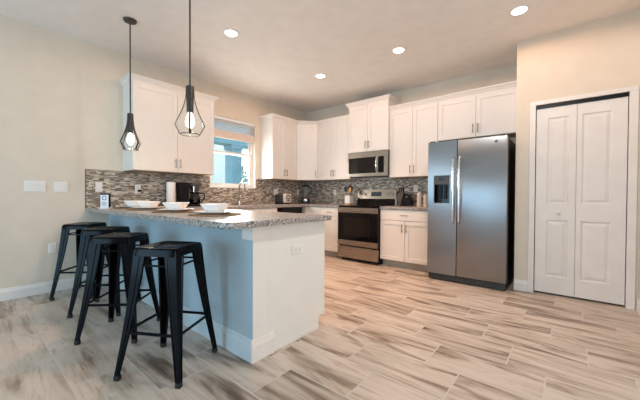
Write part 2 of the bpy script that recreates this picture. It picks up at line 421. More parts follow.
# ------------------------------------------------------------------ cabinets
def shaker(x0, x1, yf, z0, z1, st=.058, th=.02):
    b = MB(); y1 = yf+th
    b.box(x0, x0+st, yf, y1, z0, z1, .0015, 1).box(x1-st, x1, yf, y1, z0, z1, .0015, 1)
    b.box(x0+st, x1-st, yf, y1, z0, z0+st, .0015, 1).box(x0+st, x1-st, yf, y1, z1-st, z1, .0015, 1)
    b.box(x0+st, x1-st, yf+.009, y1, z0+st, z1-st)
    return b
def pull(p, vert=True, L=.12, yf=0):
    x, z = p; b = MB()
    if vert:
        b.tube([(x, yf-.028, z-L/2), (x, yf-.028, z+L/2)], .0055, 8)
        for s in (-1, 1): b.tube([(x, yf-.0275, z+s*L*.36), (x, yf, z+s*L*.36)], .0045, 8)
    else:
        b.tube([(x-L/2, yf-.028, z), (x+L/2, yf-.028, z)], .0055, 8)
        for s in (-1, 1): b.tube([(x+s*L*.36, yf-.0275, z), (x+s*L*.36, yf, z)], .0045, 8)
    return b
CROWN = [(0, 0), (.004, 0), (.006, .018), (.018, .03), (.03, .05), (.046, .062), (.05, .075), (0, .075)]
def upper(name, label, loc, rz, w, h, d=.31, doors=2, crown=True, sides=(0, 0), handles=None, group='white wall cabinets', ck=1.0):
    t = empty(name, label, 'cabinet', loc, rz, group)
    MB().box(0, w, -d, 0, .004, h).build('body', 'cab', t)
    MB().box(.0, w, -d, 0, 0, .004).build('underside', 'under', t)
    yf = -d-.021; g = .002; dw = w/doors
    for i in range(doors):
        x0, x1 = i*dw+g, (i+1)*dw-g
        dd = shaker(x0, x1, yf, .006, h-.012).build('door', 'cab', t)
        hx = x1-.028 if (i == 0 and doors > 1) else x0+.028
        if doors == 1: hx = x1-.028
        pull((hx, .12), yf=yf).build('handle', 'nickel', dd)
    if crown:
        pr = [(o*ck, h-.012+z*ck) for o, z in CROWN]
        yfc = -d-.02
        path = []
        if sides[0]: path.append((0, 0))
        path += [(0, yfc), (w, yfc)]
        if sides[1]: path.append((w, 0))
        MB().sweep(path, pr).box(0.0, w, yfc, 0, h-.002, h+.006).build('crown_moulding', 'cab', t)
    return t
ZU, HU = 1.372, 1.075
D90 = R(90)
upper('wall_cabinet', 'tall white two-door wall cabinet left of the window, over the coffee maker', (0, -3.443, ZU), D90, 1.072, HU, sides=(1, 1))
upper('wall_cabinet', 'white two-door wall cabinet right of the window, its side facing the window', (0, -1.235, ZU), D90, .625, HU, sides=(1, 0))
# diagonal corner cabinet
t = empty('corner_cabinet', 'white single-door wall cabinet set diagonally across the room corner', 'cabinet', (0, 0, ZU), 0, 'white wall cabinets')
poly = [(.003, -.608), (.312, -.608), (.608, -.312), (.608, -.003), (.003, -.003)]
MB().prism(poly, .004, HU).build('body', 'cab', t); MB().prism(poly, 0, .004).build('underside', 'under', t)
q = .021*math.sqrt(.5)
fm = Matrix.Translation((.312, -.608, 0)) @ Matrix.Rotation(R(45), 4, 'Z')
L = .296*math.sqrt(2)
b = shaker(.012, L-.012, -.021, .006, HU-.012); dd = b.rot(fm).build('door', 'cab', t)
pull((L-.045, .12), yf=-.021).rot(fm).build('handle', 'nickel', dd)
MB().sweep([(.33, -.6085), (.33, -.602), (.602, -.33), (.6085, -.33)], [(o, HU-.012+z) for o, z in CROWN]).prism([(.003, -.608), (.33, -.602), (.602, -.33), (.608, -.003), (.003, -.003)], HU, HU+.006).build('crown_moulding', 'cab', t)

XR = 1.372; RW = .762
upper('wall_cabinet', 'white two-door wall cabinet between corner cabinet and microwave', (.61, 0, ZU), 0, XR-.61, HU)
upper('wall_cabinet', 'taller white two-door cabinet with stepped-up crown directly above the microwave', (XR, 0, 1.822), 0, RW, .80, .36, sides=(1, 1))
upper('wall_cabinet', 'white two-door wall cabinet between microwave and refrigerator', (XR+RW, 0, ZU), 0, .762, HU)
t = upper('wall_cabinet', 'short white two-door cabinet over the stainless refrigerator', (XR+RW+.762+.002, 0, 1.875), 0, 3.9-(XR+RW+.762+.004), HU-.503)

# base cabinets
def base_cab(name, label, loc, rz, w, d=.61, doors=2, drawers=1, group='white base cabinets', dl=None):
    t = empty(name, label, 'cabinet', loc, rz, group)
    MB().box(0, w, -d, -.012, .10, .874).build('body', 'cab', t)
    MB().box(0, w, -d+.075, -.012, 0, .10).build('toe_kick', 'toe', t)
    yf = -d-.021
    for i in range(drawers):
        dw = w/drawers; x0, x1 = i*dw+.003, (i+1)*dw-.003
        dd = MB().box(x0, x1, yf, yf+.02, .712, .862, .0015, 1).build('drawer', 'cab', t)
        pull(((x0+x1)/2, .79), False, yf=yf).build('handle', 'nickel', dd)
    for i in range(doors):
        dw = w/doors; x0, x1 = i*dw+.003, (i+1)*dw-.003
        dd = shaker(x0, x1, yf, .112, .704 if drawers else .862).build('door', 'cab', t)
        hx = x1-.03 if (doors > 1 and i == 0) else x0+.03
        pull((hx, .60), yf=yf).build('handle', 'nickel', dd)
    return t
base_cab('base_cabinet', 'white base cabinet with one drawer over two doors, between range and refrigerator', (XR+RW+.004, 0, 0), 0, .79)
base_cab('base_cabinet', 'white single-door base cabinet with drawer left of the range', (.94, 0, 0), 0, XR-.943, doors=1)
t = empty('corner_base_cabinet', 'white corner base cabinet beneath the counter and blender', 'cabinet', (0, 0, 0), 0, 'white base cabinets')
MB().prism([(.012, -.66), (.61, -.66), (.61, -.61), (.937, -.61), (.937, -.012), (.012, -.012)], .10, .874).build('body', 'cab', t)
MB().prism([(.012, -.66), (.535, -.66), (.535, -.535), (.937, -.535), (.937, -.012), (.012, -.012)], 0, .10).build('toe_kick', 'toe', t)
shaker(.635, .935, -.631, .112, .862).build('door', 'cab', t)
# dishwasher
t = empty('dishwasher', 'dishwasher with black control strip under the left counter', 'dishwasher', (0, -1.385, 0), D90)
MB().box(.003, .597, -.59, -.012, .10, .868).build('body', 'blackplastic', t)
MB().box(.003, .597, -.632, -.59, .12, .735, .004).build('door', 'steelrange', t)
MB().box(.003, .597, -.64, -.59, .74, .866, .004).build('control_panel', 'blackglass', t)
MB().box(.01, .59, -.54, -.012, 0, .10).build('toe_kick', 'slot', t)
base_cab('sink_cabinet', 'white sink base cabinet under the window, beside the dishwasher', (0, -2.30, 0), D90, .912, drawers=1)
base_cab('base_cabinet', 'white corner base cabinet where the counter meets the peninsula', (0, -2.84, 0), D90, .537, doors=1)
# peninsula cabinet, doors towards the kitchen
t = empty('peninsula_cabinet', 'white peninsula base cabinet with plain cream end panel facing the room', 'cabinet', (PX-.02, PY1+.003, 0), R(180), 'white base cabinets')
MB().box(0, 2.15, -.58, 0, .10, .874).build('body', 'cab', t)
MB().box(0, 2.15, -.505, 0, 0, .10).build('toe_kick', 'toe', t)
b = MB(); b.prism([(-.02, 0), (0, 0), (0, -.60), (-.02, -.60)], .10, .874).prism([(-.02, 0), (0, 0), (0, -.525), (-.02, -.525)], 0, .1); b.build('end_panel', 'endpanel', t)
b = MB(); b.box(-.026, -.02, -.525, -.0, 0, .022); b.build('shoe_moulding', 'trim', t)
for i in range(4):
    x0, x1 = i*.5375+.003, (i+1)*.5375-.003
    dd = shaker(x0, x1, -.601, .112, .704).build('door', 'cab', t); pull((x0+.03 if i % 2 else x1-.03, .6), yf=-.601).build('handle', 'nickel', dd)
    dd = MB().box(x0, x1, -.601, -.581, .712, .862, .0015, 1).build('drawer', 'cab', t); pull(((x0+x1)/2, .79), False, yf=-.601).build('handle', 'nickel', dd)

# ------------------------------------------------------------------ worktops
def arc(cx, cy, r, a0, a1, n=8): return [(cx+r*math.cos(R(a0+(a1-a0)*i/n)), cy+r*math.sin(R(a0+(a1-a0)*i/n))) for i in range(n+1)]
ZC0, ZC1 = .874, .914
b = MB()
r = .10; x1 = 2.89
SK = (.12, .53, -2.15, -1.45)     # sink cut-out
b.prism([(.009, -3.83)]+arc(x1-r, -3.83+r, r, -90, 0)+arc(x1-.03, -2.84-.03, .03, 0, 90, 4)+[(.648, -2.84), (.009, -2.84)], ZC0, ZC1, .006)
b.box(.009, .648, -2.84, SK[2], ZC0, ZC1).box(.009, SK[0], SK[2], SK[3], ZC0, ZC1).box(SK[1], .648, SK[2], SK[3], ZC0, ZC1).box(.009, .648, SK[3], -.648, ZC0, ZC1).box(.009, XR-.002, -.648, -.009, ZC0, ZC1)
tag(b.build('countertop', 'granite'), 'long speckled grey granite worktop wrapping from peninsula bar past the window to the range', 'countertop')
b = MB(); b.box(XR+RW+.002, 2.945, -.648, -.009, ZC0, ZC1, .005)
tag(b.build('countertop', 'granite'), 'short speckled granite worktop between range and refrigerator', 'countertop')
t = empty('kitchen_sink', 'undermount steel sink in the counter below the window', 'sink', (0, 0, 0))
b = MB(); k = .004
x0, x1_, y0, y1 = SK[0], SK[1], SK[2], SK[3]
b.box(x0-.012, x0, y0-.012, y1+.012, .70, ZC0-.001).box(x1_, x1_+.012, y0-.012, y1+.012, .70, ZC0-.001).box(x0, x1_, y0-.012, y0, .70, ZC0-.001).box(x0, x1_, y1, y1+.012, .70, ZC0-.001).box(x0, x1_, y0, y1, .69, .70)
b.build('basin', 'steelrange', t)
MB().lathe([(.04, .7005), (.04, .704), (.015, .703)], ((x0+x1_)/2, (y0+y1)/2, 0), 20).build('drain', 'chrome', t, True)
t = empty('faucet', 'chrome gooseneck faucet standing at the window sill', 'faucet', (.075, -1.745, ZC1))
MB().lathe([(.026, 0), (.026, .012), (.016, .02), (.015, .07)], seg=20).build('base', 'chrome', t, True)
pts = [(0, 0, .06), (0, 0, .30)]+[(.075-.075*math.cos(R(a)), 0, .30+.075*math.sin(R(a))) for a in range(20, 200, 20)]+[(.15, 0, .25)]
MB().tube(pts, [.011]*(len(pts)-1)+[.014], 12).build('spout', 'nickel', t, True)
MB().tube([(0, .014, .05), (0, .04, .055), (0, .075, .085)], .006, 8).build('handle', 'nickel', t, True)

# ------------------------------------------------------------------ appliances
# range
t = empty('range', 'stainless electric range with black glass oven door and backguard', 'range', (XR, 0, 0))
w0, w1 = .003, RW-.003
MB().box(w0, w1, -.655, -.012, .03, .885).build('body', 'blackplastic', t)
MB().box(w0-.001, w1+.001, -.675, -.08, .885, .914, .006).build('cooktop', 'blackglass', t)
for x, y, r in ((.2, -.52, .1), (.56, -.52, .085), (.2, -.25, .075), (.56, -.25, .1)):
    MB().lathe([(r, .9142), (r, .9146), (r-.004, .9148), (r-.004, .9142)], (x, y, 0), 32, False).build('burner_ring', 'rack', t)
b = MB(); b.loft([[(w0, -.10, .914), (w0, -.012, .914), (w0, -.012, 1.185), (w0, -.045, 1.185), (w0, -.07, 1.03)], [(w1, -.10, .914), (w1, -.012, .914), (w1, -.012, 1.185), (w1, -.045, 1.185), (w1, -.07, 1.03)]])
bgd = b.build('backguard', 'blackglass', t)
def on_guard(b): return b
b = MB(); b.loft([[(w0-.002, -.076, 1.025), (w0-.002, -.07, 1.02), (w0-.002, -.04, 1.19), (w0-.002, -.05, 1.19)], [(w1+.002, -.076, 1.025), (w1+.002, -.07, 1.02), (w1+.002, -.04, 1.19), (w1+.002, -.05, 1.19)]]); b.build('panel', 'steelrange', bgd)
gm = Matrix.Translation((0, -.0645, 1.105)) @ Matrix.Rotation(math.atan2(.026, .165), 4, 'X').inverted()
MB().box(.28, .48, -.004, .002, -.036, .04).rot(gm).build('display', 'display', bgd)
for x in (.075, .155, .605, .685):
    MB().lathe([(.023, 0), (.02, .022), (.017, .024)], seg=20).rot(gm @ Matrix.Translation((x, 0, 0)) @ Matrix.Rotation(R(90), 4, 'X')).build('knob', 'steelrange', bgd, True)
MB().box(w0, w1, -.695, -.655, .262, .882, .004).build('oven_door', 'blackglass', t)
od = t.children[-1]
MB().box(w0, w1, -.699, -.6955, .80, .882, .001).build('upper_band', 'steelrange', od)
MB().box(w0, w1, -.699, -.6955, .262, .345, .001).build('lower_band', 'steelrange', od)
MB().box(.13, RW-.13, -.697, -.6952, .42, .72).build('oven_window', 'ovenglass', od)
b = MB(); b.tube([(.05, -.735, .835), (RW-.05, -.735, .835)], .012, 12)
for x in (.07, RW-.07): b.box(x-.012, x+.012, -.735, -.698, .826, .844)
b.build('handle', 'steelrange', od, True)
MB().box(w0, w1, -.695, -.655, .052, .238, .004).build('storage_drawer', 'steelrange', t)
for x in (.05, RW-.05):
    for y in (-.6, -.1): MB().lathe([(.018, 0), (.018, .03)], (x, y, 0), 12).build('foot', 'slot', t)

# microwave
t = empty('microwave', 'stainless over-the-range microwave with dark window and curved handle', 'microwave', (XR, 0, 1.405))
MB().box(.001, RW-.001, -.37, -.0, 0, .412).build('body', 'blackplastic', t)
b = MB(); b.box(.001, RW-.001, -.405, -.37, .0, .052).box(.001, RW-.001, -.405, -.37, .318, .412).box(.001, .022, -.405, -.37, .052, .318).box(.56, .60, -.405, -.37, .052, .318).box(RW-.06, RW-.001, -.405, -.37, .052, .318)
dd = b.build('door', 'steelrange', t)
MB().box(.022, .56, -.40, -.372, .052, .318).build('window', 'ovenglass', dd)
MB().box(.60, RW-.06, -.40, -.372, .052, .318).build('control_panel', 'blackglass', t)
MB().tube([(.578, -.408, .06), (.578, -.437, .10), (.578, -.444, .185), (.578, -.437, .27), (.578, -.408, .31)], .011, 10).build('handle', 'chrome', dd, True)

# refrigerator
FX, FW, FY = 2.965, .885, -.901
t = empty('refrigerator', 'side-by-side stainless refrigerator with black sides and ice dispenser', 'refrigerator', (FX, 0, 0))
MB().box(.004, FW-.004, FY+.075, -.03, .03, 1.745, .006).build('case', 'blackplastic', t)
MB().box(.01, FW-.01, FY+.03, FY+.10, .015, .085).build('toe_grille', 'slot', t)
sx = .3555
DSP = (.073, .283, .978, 1.345)
b = MB(); bz0, bz1 = .092, 1.763
# left door built round the dispenser recess
def rdoor(b, x0, x1):
    b.box(x0, x1, FY, FY+.07, bz0, bz1, .008, 3)
dl = MB()
dl.box(.002, DSP[0], FY, FY+.07, bz0, bz1).box(DSP[1], sx-.003, FY, FY+.07, bz0, bz1).box(DSP[0], DSP[1], FY, FY+.07, bz0, DSP[2]).box(DSP[0], DSP[1], FY, FY+.07, DSP[3], bz1)
dl = dl.build('freezer_door', 'steel', t)
b = MB(); rdoor(b, sx+.003, FW-.002); dr2 = b.build('fridge_door', 'steel', t, True)
b = MB(); k = .01; x0, x1_, z0, z1 = DSP
b.box(x0, x0+k, FY-.004, FY+.006, z0, z1).box(x1_-k, x1_, FY-.004, FY+.006, z0, z1).box(x0+k, x1_-k, FY-.004, FY+.006, z0, z0+k).box(x0+k, x1_-k, FY-.004, FY+.006, z1-k, z1)
ds = b.build('dispenser_frame', 'nickel', dl)
b = MB(); b.box(x0, x1_, FY+.055, FY+.07, z0, z1).box(x0+k, x0+k+.004, FY+.0, FY+.055, z0+k, z1-k).box(x1_-k-.004, x1_-k, FY, FY+.055, z0+k, z1-k).box(x0+k, x1_-k, FY, FY+.055, z0+k, z0+k+.015)
b.build('dispenser_cavity', 'blackglass', dl)
MB().box(x0+k+.004, x1_-k-.004, FY+.002, FY+.05, z1-.12, z1-k).build('dispenser_panel', 'rack', dl)
MB().box(x0+.07, x1_-.07, FY-.0005, FY+.002, z1-.07, z1-.035).build('dispenser_display', 'blackglass', dl)
for xx in (x0+.075, x0+.135): MB().box(xx-.018, xx+.018, FY+.035, FY+.045, z0+.06, z1-.13, .003).build('dispenser_paddle', 'blackplastic', dl)
for dd, x in ((dl, sx-.033), (dr2, sx+.036)):
    b = MB(); b.tube([(x, FY-.005, .745), (x, FY-.05, .765), (x, FY-.055, .85), (x, FY-.058, 1.15), (x, FY-.055, 1.45), (x, FY-.05, 1.53), (x, FY-.005, 1.55)], .0125, 12)
    b.build('handle', 'chrome', dd, True)
MB().lathe([(.014, 0), (.014, .002), (.012, .003)], seg=24).rot(Matrix.Translation((.772, FY-.0005, 1.703)) @ Matrix.Rotation(R(90), 4, 'X')).build('badge', 'rack', dr2)
for x in (.05, FW-.05): MB().box(x-.035, x+.035, FY+.01, FY+.09, 1.7635, 1.778, .004).build('hinge_cover', 'rack', t)
for x in (.06, FW-.06):
    for y in (FY+.1, -.1): MB().lathe([(.02, 0), (.02, .03)], (x, y, 0), 12).build('foot', 'slot', t)

# ------------------------------------------------------------------ ceiling downlights
labs = ['round recessed downlight above the peninsula, the one nearest the window wall and camera', 'round recessed downlight nearest the room corner cabinet', 'round recessed downlight in front of the range and microwave', 'round recessed downlight closest to the closet wall']
for (x, y), lb in zip(CANS_AND_FILL[:4], labs):
    t = empty('recessed_light', lb, 'ceiling light', (x, y, H), 0, 'recessed ceiling lights')
    MB().lathe([(.088, 0), (.088, -.006), (.074, -.010), (.064, -.006), (.064, 0)], seg=32).build('trim_ring', 'trim', t, True)
    MB().lathe([(.063, -.0045), (.063, -.008), (.001, -.009)], seg=32).build('lens', 'lamp', t, True)

# ------------------------------------------------------------------ pendants
def pendant(x, y, label, rz):
    t = empty('pendant_light', label, 'pendant light', (x, y, H), rz, 'teardrop pendants over the peninsula')
    MB().lathe([(.062, 0), (.062, -.008), (.055, -.018), (.012, -.024)], seg=32).build('canopy', 'bronze', t, True)
    MB().tube([(0, 0, -.02), (0, 0, -.96)], .0065, 10).build('stem', 'bronze', t, True)
    MB().lathe([(.012, -.925), (.026, -.93), (.028, -.94), (.028, -.99), (.026, -1.06), (.024, -1.13), (.01, -1.13)], seg=24).build('socket', 'bronze', t, True)
    prof = [(.027, -.935), (.028, -.99), (.034, -1.04), (.047, -1.09), (.066, -1.14), (.089, -1.19), (.106, -1.228), (.070, -1.298)]
    for k in range(4):
        a = k*math.pi/2; c, s = math.cos(a), math.sin(a)
        MB().ribbon([(r*c, r*s, z) for r, z in prof], .016, .005, (-s, c, 0)).build('strap', 'bronze', t)
    MB().tube([(.070*math.cos(2*math.pi*k/32), .070*math.sin(2*math.pi*k/32), -1.298) for k in range(33)], .0035, 8, False).build('bottom_ring', 'bronze', t, True)
    gp = [(r-.004, z) for r, z in prof[2:]]
    MB().lathe(gp, seg=40, cap=False).build('glass_shade', 'glass', t, True)
    MB().lathe([(.012, -1.13), (.014, -1.14), (.027, -1.17), (.033, -1.20), (.027, -1.23), (.010, -1.247)], seg=24).build('bulb', 'bulb', t, True)
    light('pendant_bulb_lamp', 'POINT', (x, y, H-1.275), 4.0, (1, .97, .84), shadow_soft_size=.03)
    for ch in t.children:
        if not ch.name.startswith(('canopy', 'stem')): ch.location.z = -.02
    return t
pendant(.905, -3.66, 'bronze teardrop pendant lamp hanging farther away, in front of the left wall cabinet edge', R(20))
pendant(2.135, -3.66, 'nearer bronze teardrop pendant lamp hanging over the outer end of the peninsula', R(62))

# ------------------------------------------------------------------ bar stools
def stool():
    t = empty('bar_stool', '', 'bar stool', group='black metal bar stools along the peninsula')
    hs, zs = .141, .762           # half seat, seat height
    b = MB()
    rings = [(hs-.010, zs-.055), (hs+.002, zs-.05), (hs, zs-.012), (hs-.004, zs-.003), (hs-.012, zs), (hs-.022, zs-.001), (hs-.035, zs-.007), (.03, zs-.009)]
    R_ = []
    for r, z in rings:
        rad = min(r*.9, .024 if r > .1 else .02); ring = []
        for cx, cy, a0 in ((1, 1, 0), (-1, 1, 90), (-1, -1, 180), (1, -1, 270)):
            for i in range(5):
                a = R(a0+i*22.5); ring.append((cx*(r-rad)+rad*math.cos(a), cy*(r-rad)+rad*math.sin(a), z))
        R_.append(ring)
    b.loft(R_, False); b.bm.faces.new([b.bm.verts.new(p) for p in R_[-1]])
    b.build('seat', 'black', t, True)
    MB().box(-.045, .045, -.011, .011, zs-.0085, zs-.0075).build('grip_slot', 'slot', t)
    foot = .208; zt = zs-.018
    def leg_ring(sx, sy, tt):
        c = (hs-.004)*(1-tt)+(foot)*tt; 
        c += .006*math.sin(math.pi*tt)*-1
        w = .076*(1-tt)+.027*tt; th = .014*(1-tt)+.013*tt; z = zt*(1-tt)+.022*tt
        pl = [(0, 0), (-w*.55, .0), (-w*.6, -.004), (-w*.8, -.004), (-w*.85, 0), (-w, 0), (-w, -th), (-th*1.3, -th), (-th, -th*1.3), (-th, -w), (0, -w), (0, -w*.85), (-.004, -w*.8), (-.004, -w*.6), (0, -w*.55)]
        return [(sx*(c+x), sy*(c+y), z) for x, y in pl]
    for sx, sy in ((1, 1), (-1, 1), (-1, -1), (1, -1)):
        lg = MB().loft([leg_ring(sx, sy, k/6) for k in range(7)]).build('leg', 'black', t)
        f = foot-.013
        MB().box(sx*f-.0155, sx*f+.0155, sy*f-.0155, sy*f+.0155, 0, .03, .005).build('rubber_foot', 'rubber', lg)
    for zz, rr, nm in ((.27, .006, 'footrest'), (.655, .005, 'upper_rail')):
        tt = (zt-zz)/(zt-.022); c = (hs-.004)*(1-tt)+foot*tt-.014
        for a in range(4):
            m_ = Matrix.Rotation(a*math.pi/2, 4, 'Z')
            MB().box(-c, c, -c-.004, -c+.004, zz-.009 if nm == 'footrest' else zz-.006, zz+.009 if nm == 'footrest' else zz+.006, .002, 1).rot(m_).build(nm, 'black', t)
    return t
st = stool()
for i, (x, y, a, lb) in enumerate([
    (2.449, -3.951, 30, 'black metal bar stool nearest the camera, at the outer end of the peninsula'),
    (1.688, -3.983, 44, 'black metal bar stool second from the peninsula end, partly behind the nearest stool'),
    (1.040, -3.905, 47, 'black metal bar stool third from the peninsula end, half hidden between two stools'),
    (.345, -3.915, 45, 'black metal bar stool farthest away, against the left wall')]):
    o = st if i == 0 else copy_tree(st)
    o.location = (x, y, 0); o.rotation_euler = (0, 0, R(a)); o['label'] = lb

# ------------------------------------------------------------------ place settings on the bar
def setting(x, y, i, words, rot):
    m_ = MB().lathe([(.001, 0), (.198, 0), (.204, .003), (.204, .006), (.198, .009), (.001, .009)], seg=48).build('placemat', 'rattan', None, True)
    m_.location = (x, y, ZC1); tag(m_, 'round brown woven placemat '+words, 'placemat', 'round placemats along the bar')
    p_ = MB().sqlathe([(.001, 0), (.08, 0), (.09, .004), (.138, .016), (.142, .019), (.138, .021), (.088, .009), (.001, .008)], e=4).build('plate', 'ceramic', None, True)
    p_.location = (x, y, ZC1+.0095); p_.rotation_euler = (0, 0, rot); tag(p_, 'white square plate '+words, 'plate', 'white plates along the bar')
    b_ = MB().sqlathe([(.001, 0), (.055, 0), (.06, .004), (.095, .058), (.099, .067), (.096, .070), (.091, .066), (.056, .010), (.001, .008)], e=4).build('bowl', 'ceramic', None, True)
    b_.location = (x, y, ZC1+.019); b_.rotation_euler = (0, 0, rot); tag(b_, 'white square bowl '+words, 'bowl', 'white bowls along the bar')
for i, (x, y, wd, rt_) in enumerate([
    (2.19, -3.48, 'at the outer end of the bar, nearest the camera', R(38)),
    (1.56, -3.50, 'second from the outer end, in front of the paper towels', R(38)),
    (.93, -3.50, 'third from the outer end of the bar', R(38)),
    (.47, -3.47, 'nearest the left wall, beside the small card', R(38))]): setting(x, y, i, wd, rt_)
t = empty('card_stand', 'small upright white card with dark round emblem in a black stand on the bar', 'sign', (.335, -3.735, ZC1), R(40))
MB().box(-.05, .05, -.03, .03, 0, .012, .003).build('base', 'card', t)
MB().box(-.052, .052, .0, .028, .0125, .172, .004).build('back_plate', 'blackplastic', t)
cdp = MB().box(-.044, .046, -.004, -.0005, .013, .155, .001).build('card', 'card', t)
MB().lathe([(.026, 0), (.026, .001), (.018, .001), (.018, 0)], seg=24, cap=False).rot(Matrix.Translation((0, -.004, .12)) @ Matrix.Rotation(R(90), 4, 'X')).build('emblem', 'cardink', cdp)
b = MB()
for k in range(4): b.box(-.03, .03-.006*(k % 2), -.0047, -.0042, .03+k*.013, .034+k*.013)
b.build('printed_lines', 'rack', cdp)

# paper towels, coffee maker on the window-wall counter
t = empty('paper_towel_holder', 'white paper towel roll upright on the counter left of the coffee maker', 'paper towels', (.20, -2.937, ZC1))
MB().lathe([(.075, 0), (.075, .008), (.07, .012), (.001, .012)], seg=32).build('base', 'nickel', t, True)
MB().lathe([(.02, .0125), (.056, .0125), (.057, .02), (.057, .325), (.055, .332), (.02, .332)], seg=36).build('towel_roll', 'paper', t, True)
MB().lathe([(.006, .333), (.006, .35), (.01, .355), (.004, .365)], seg=14).build('finial', 'nickel', t, True)
t = empty('coffee_maker', 'black drip coffee maker with glass carafe on the counter below the cabinet', 'coffee maker', (.25, -2.68, ZC1), D90)
# local x runs along the wall, local -y faces the room
MB().box(-.175, .17, -.10, .10, 0, .028, .008).build('base', 'blackplastic', t)
b = MB(); b.loft([[(-.172, -.09, .028), (-.06, -.09, .028), (-.06, .09, .028), (-.172, .09, .028)], [(-.165, -.085, .08), (-.08, -.085, .08), (-.08, .085, .08), (-.165, .085, .08)],
    [(-.168, -.085, .22), (-.07, -.085, .22), (-.07, .085, .22), (-.168, .085, .22)], [(-.175, -.095, .32), (-.045, -.095, .32), (-.045, .095, .32), (-.175, .095, .32)], [(-.168, -.09, .332), (-.052, -.09, .332), (-.052, .09, .332), (-.168, .09, .332)]])
b.build('water_tank', 'blackplastic', t)
MB().box(-.05, .12, -.085, .085, .285, .33, .012).build('brew_head', 'rack', t)
MB().lathe([(.062, 0), (.068, -.03), (.05, -.075), (.01, -.078)], (.055, 0, .285), 28).build('filter_basket', 'rack', t, True)
MB().box(-.005, .018, -.075, -.068, .20, .30, .002).build('trim_bar', 'chrome', t)
cr = MB().lathe([(.055, .03), (.075, .045), (.078, .10), (.062, .155), (.055, .175)], (.055, 0, 0), 32).build('carafe', 'smoke', t, True)
MB().lathe([(.05, .033), (.071, .046), (.074, .095), (.001, .096)], (.055, 0, 0), 32).build('coffee', 'blackglass', cr, True)
MB().lathe([(.058, .172), (.064, .176), (.064, .20), (.05, .206), (.001, .206)], (.055, 0, 0), 32).build('carafe_lid', 'blackplastic', cr, True)
MB().tube([(.10, -.03, .185), (.16, -.06, .18), (.17, -.065, .12), (.13, -.045, .065)], .011, 10).build('carafe_handle', 'blackplastic', cr, True)

# toaster with card front, blender in the corner
t = empty('toaster', 'small two-tone toaster with pale front on the counter right of the window', 'toaster', (.17, -.82, ZC1), R(-5))
MB().box(-.15, .10, -.08, .08, .022, .185, .02, 3).build('body', 'rack', t, True)
MB().box(-.155, .155, -.085, .085, 0, .022, .006).build('base', 'blackplastic', t)
fp = MB().box(.10, .15, -.082, .082, .023, .195, .012, 3).build('end_plate', 'stone', t, True)
MB().lathe([(.045, 0), (.045, .003), (.03, .003), (.03, 0)], seg=24, cap=False).rot(Matrix.Translation((.15, 0, .13)) @ Matrix.Rotation(R(90), 4, 'Y')).build('dial', 'slot', fp)
MB().box(.149, .168, -.02, .02, .06, .078, .003).build('lever', 'slot', fp)
t = empty('blender', 'countertop blender with black base and clear jar in the room corner', 'blender', (.30, -.33, ZC1), R(45))
MB().loft([[(x*s, y*s, z) for x, y in ((-.09, -.09), (.09, -.09), (.09, .09), (-.09, .09))] for s, z in ((1, 0), (1, .02), (.9, .10), (.7, .135))]).build('base', 'blackplastic', t)
MB().lathe([(.035, 0), (.035, .012), (.028, .016)], seg=24).rot(Matrix.Translation((0, -.085, .07)) @ Matrix.Rotation(R(90), 4, 'X')).build('dial', 'chrome', t, True)
MB().lathe([(.05, .136), (.055, .15), (.075, .34), (.072, .34), (.052, .15)], seg=28, cap=False).build('jar', 'glass', t, True)
MB().lathe([(.077, .341), (.077, .358), (.04, .366), (.038, .38), (.001, .38)], seg=28).build('lid', 'blackplastic', t, True)
MB().tube([(.072, 0, .32), (.115, 0, .31), (.11, 0, .22), (.06, 0, .18)], .008, 8).build('handle', 'blackplastic', t, True)

# utensil crock left of the range
CX, CYk = 1.262, -.20
t = empty('utensil_crock', 'white square crock with wooden foot left of the range', 'utensil holder', (CX, CYk, ZC1))
MB().box(-.053, .053, -.053, .053, 0, .022, .003).build('wooden_foot', 'wood', t)
b = MB(); a = .055; i_ = .049
b.box(-a, a, -a, -i_, .0225, .165).box(-a, a, i_, a, .0225, .165).box(-a, -i_, -i_, i_, .0225, .165).box(i_, a, -i_, i_, .0225, .165).box(-i_, i_, -i_, i_, .0225, .03)
b.build('pot', 'ceramic', t)
def utensil(name, label, dx, dy, tilt, kind, mt, L):
    b = MB(); b.tube([(0, 0, 0), (0, 0, L*.7)], .005, 8)
    if kind == 'spatula': b.loft([[(-w, -.003, z), (w, -.003, z), (w, .003, z), (-w, .003, z)] for w, z in ((.008, L*.68), (.034, L*.76), (.038, L*.97), (.034, L))])
    elif kind == 'spoon': b.sphere((0, 0, L*.85), 1, (.03, .008, .055))
    elif kind == 'ladle': b.sphere((0, -.006, L*.86), 1, (.036, .02, .042))
    o = b.build(name, mt, None, kind != 'spatula'); o.location = (CX+dx, CYk+dy, ZC1+.0312); o.rotation_euler = (tilt[1], tilt[0], 0)
    return tag(o, label, 'utensil', 'cooking utensils in the crock')
utensil('spatula', 'black slotted spatula leaning left in the utensil crock', -.025, -.02, (-.12, 0), 'spatula', 'blackplastic', .30)
utensil('ladle', 'black ladle standing in the middle of the utensil crock', -.002, .026, (.0, -.04), 'ladle', 'blackplastic', .32)
utensil('cooking_spoon', 'black cooking spoon at the back right of the utensil crock', .018, .004, (.13, .0), 'spoon', 'blackplastic', .30)
utensil('wooden_spoon', 'yellow-brown wooden spoon leaning right in the utensil crock', .012, -.033, (.16, .03), 'spoon', 'wood', .275)

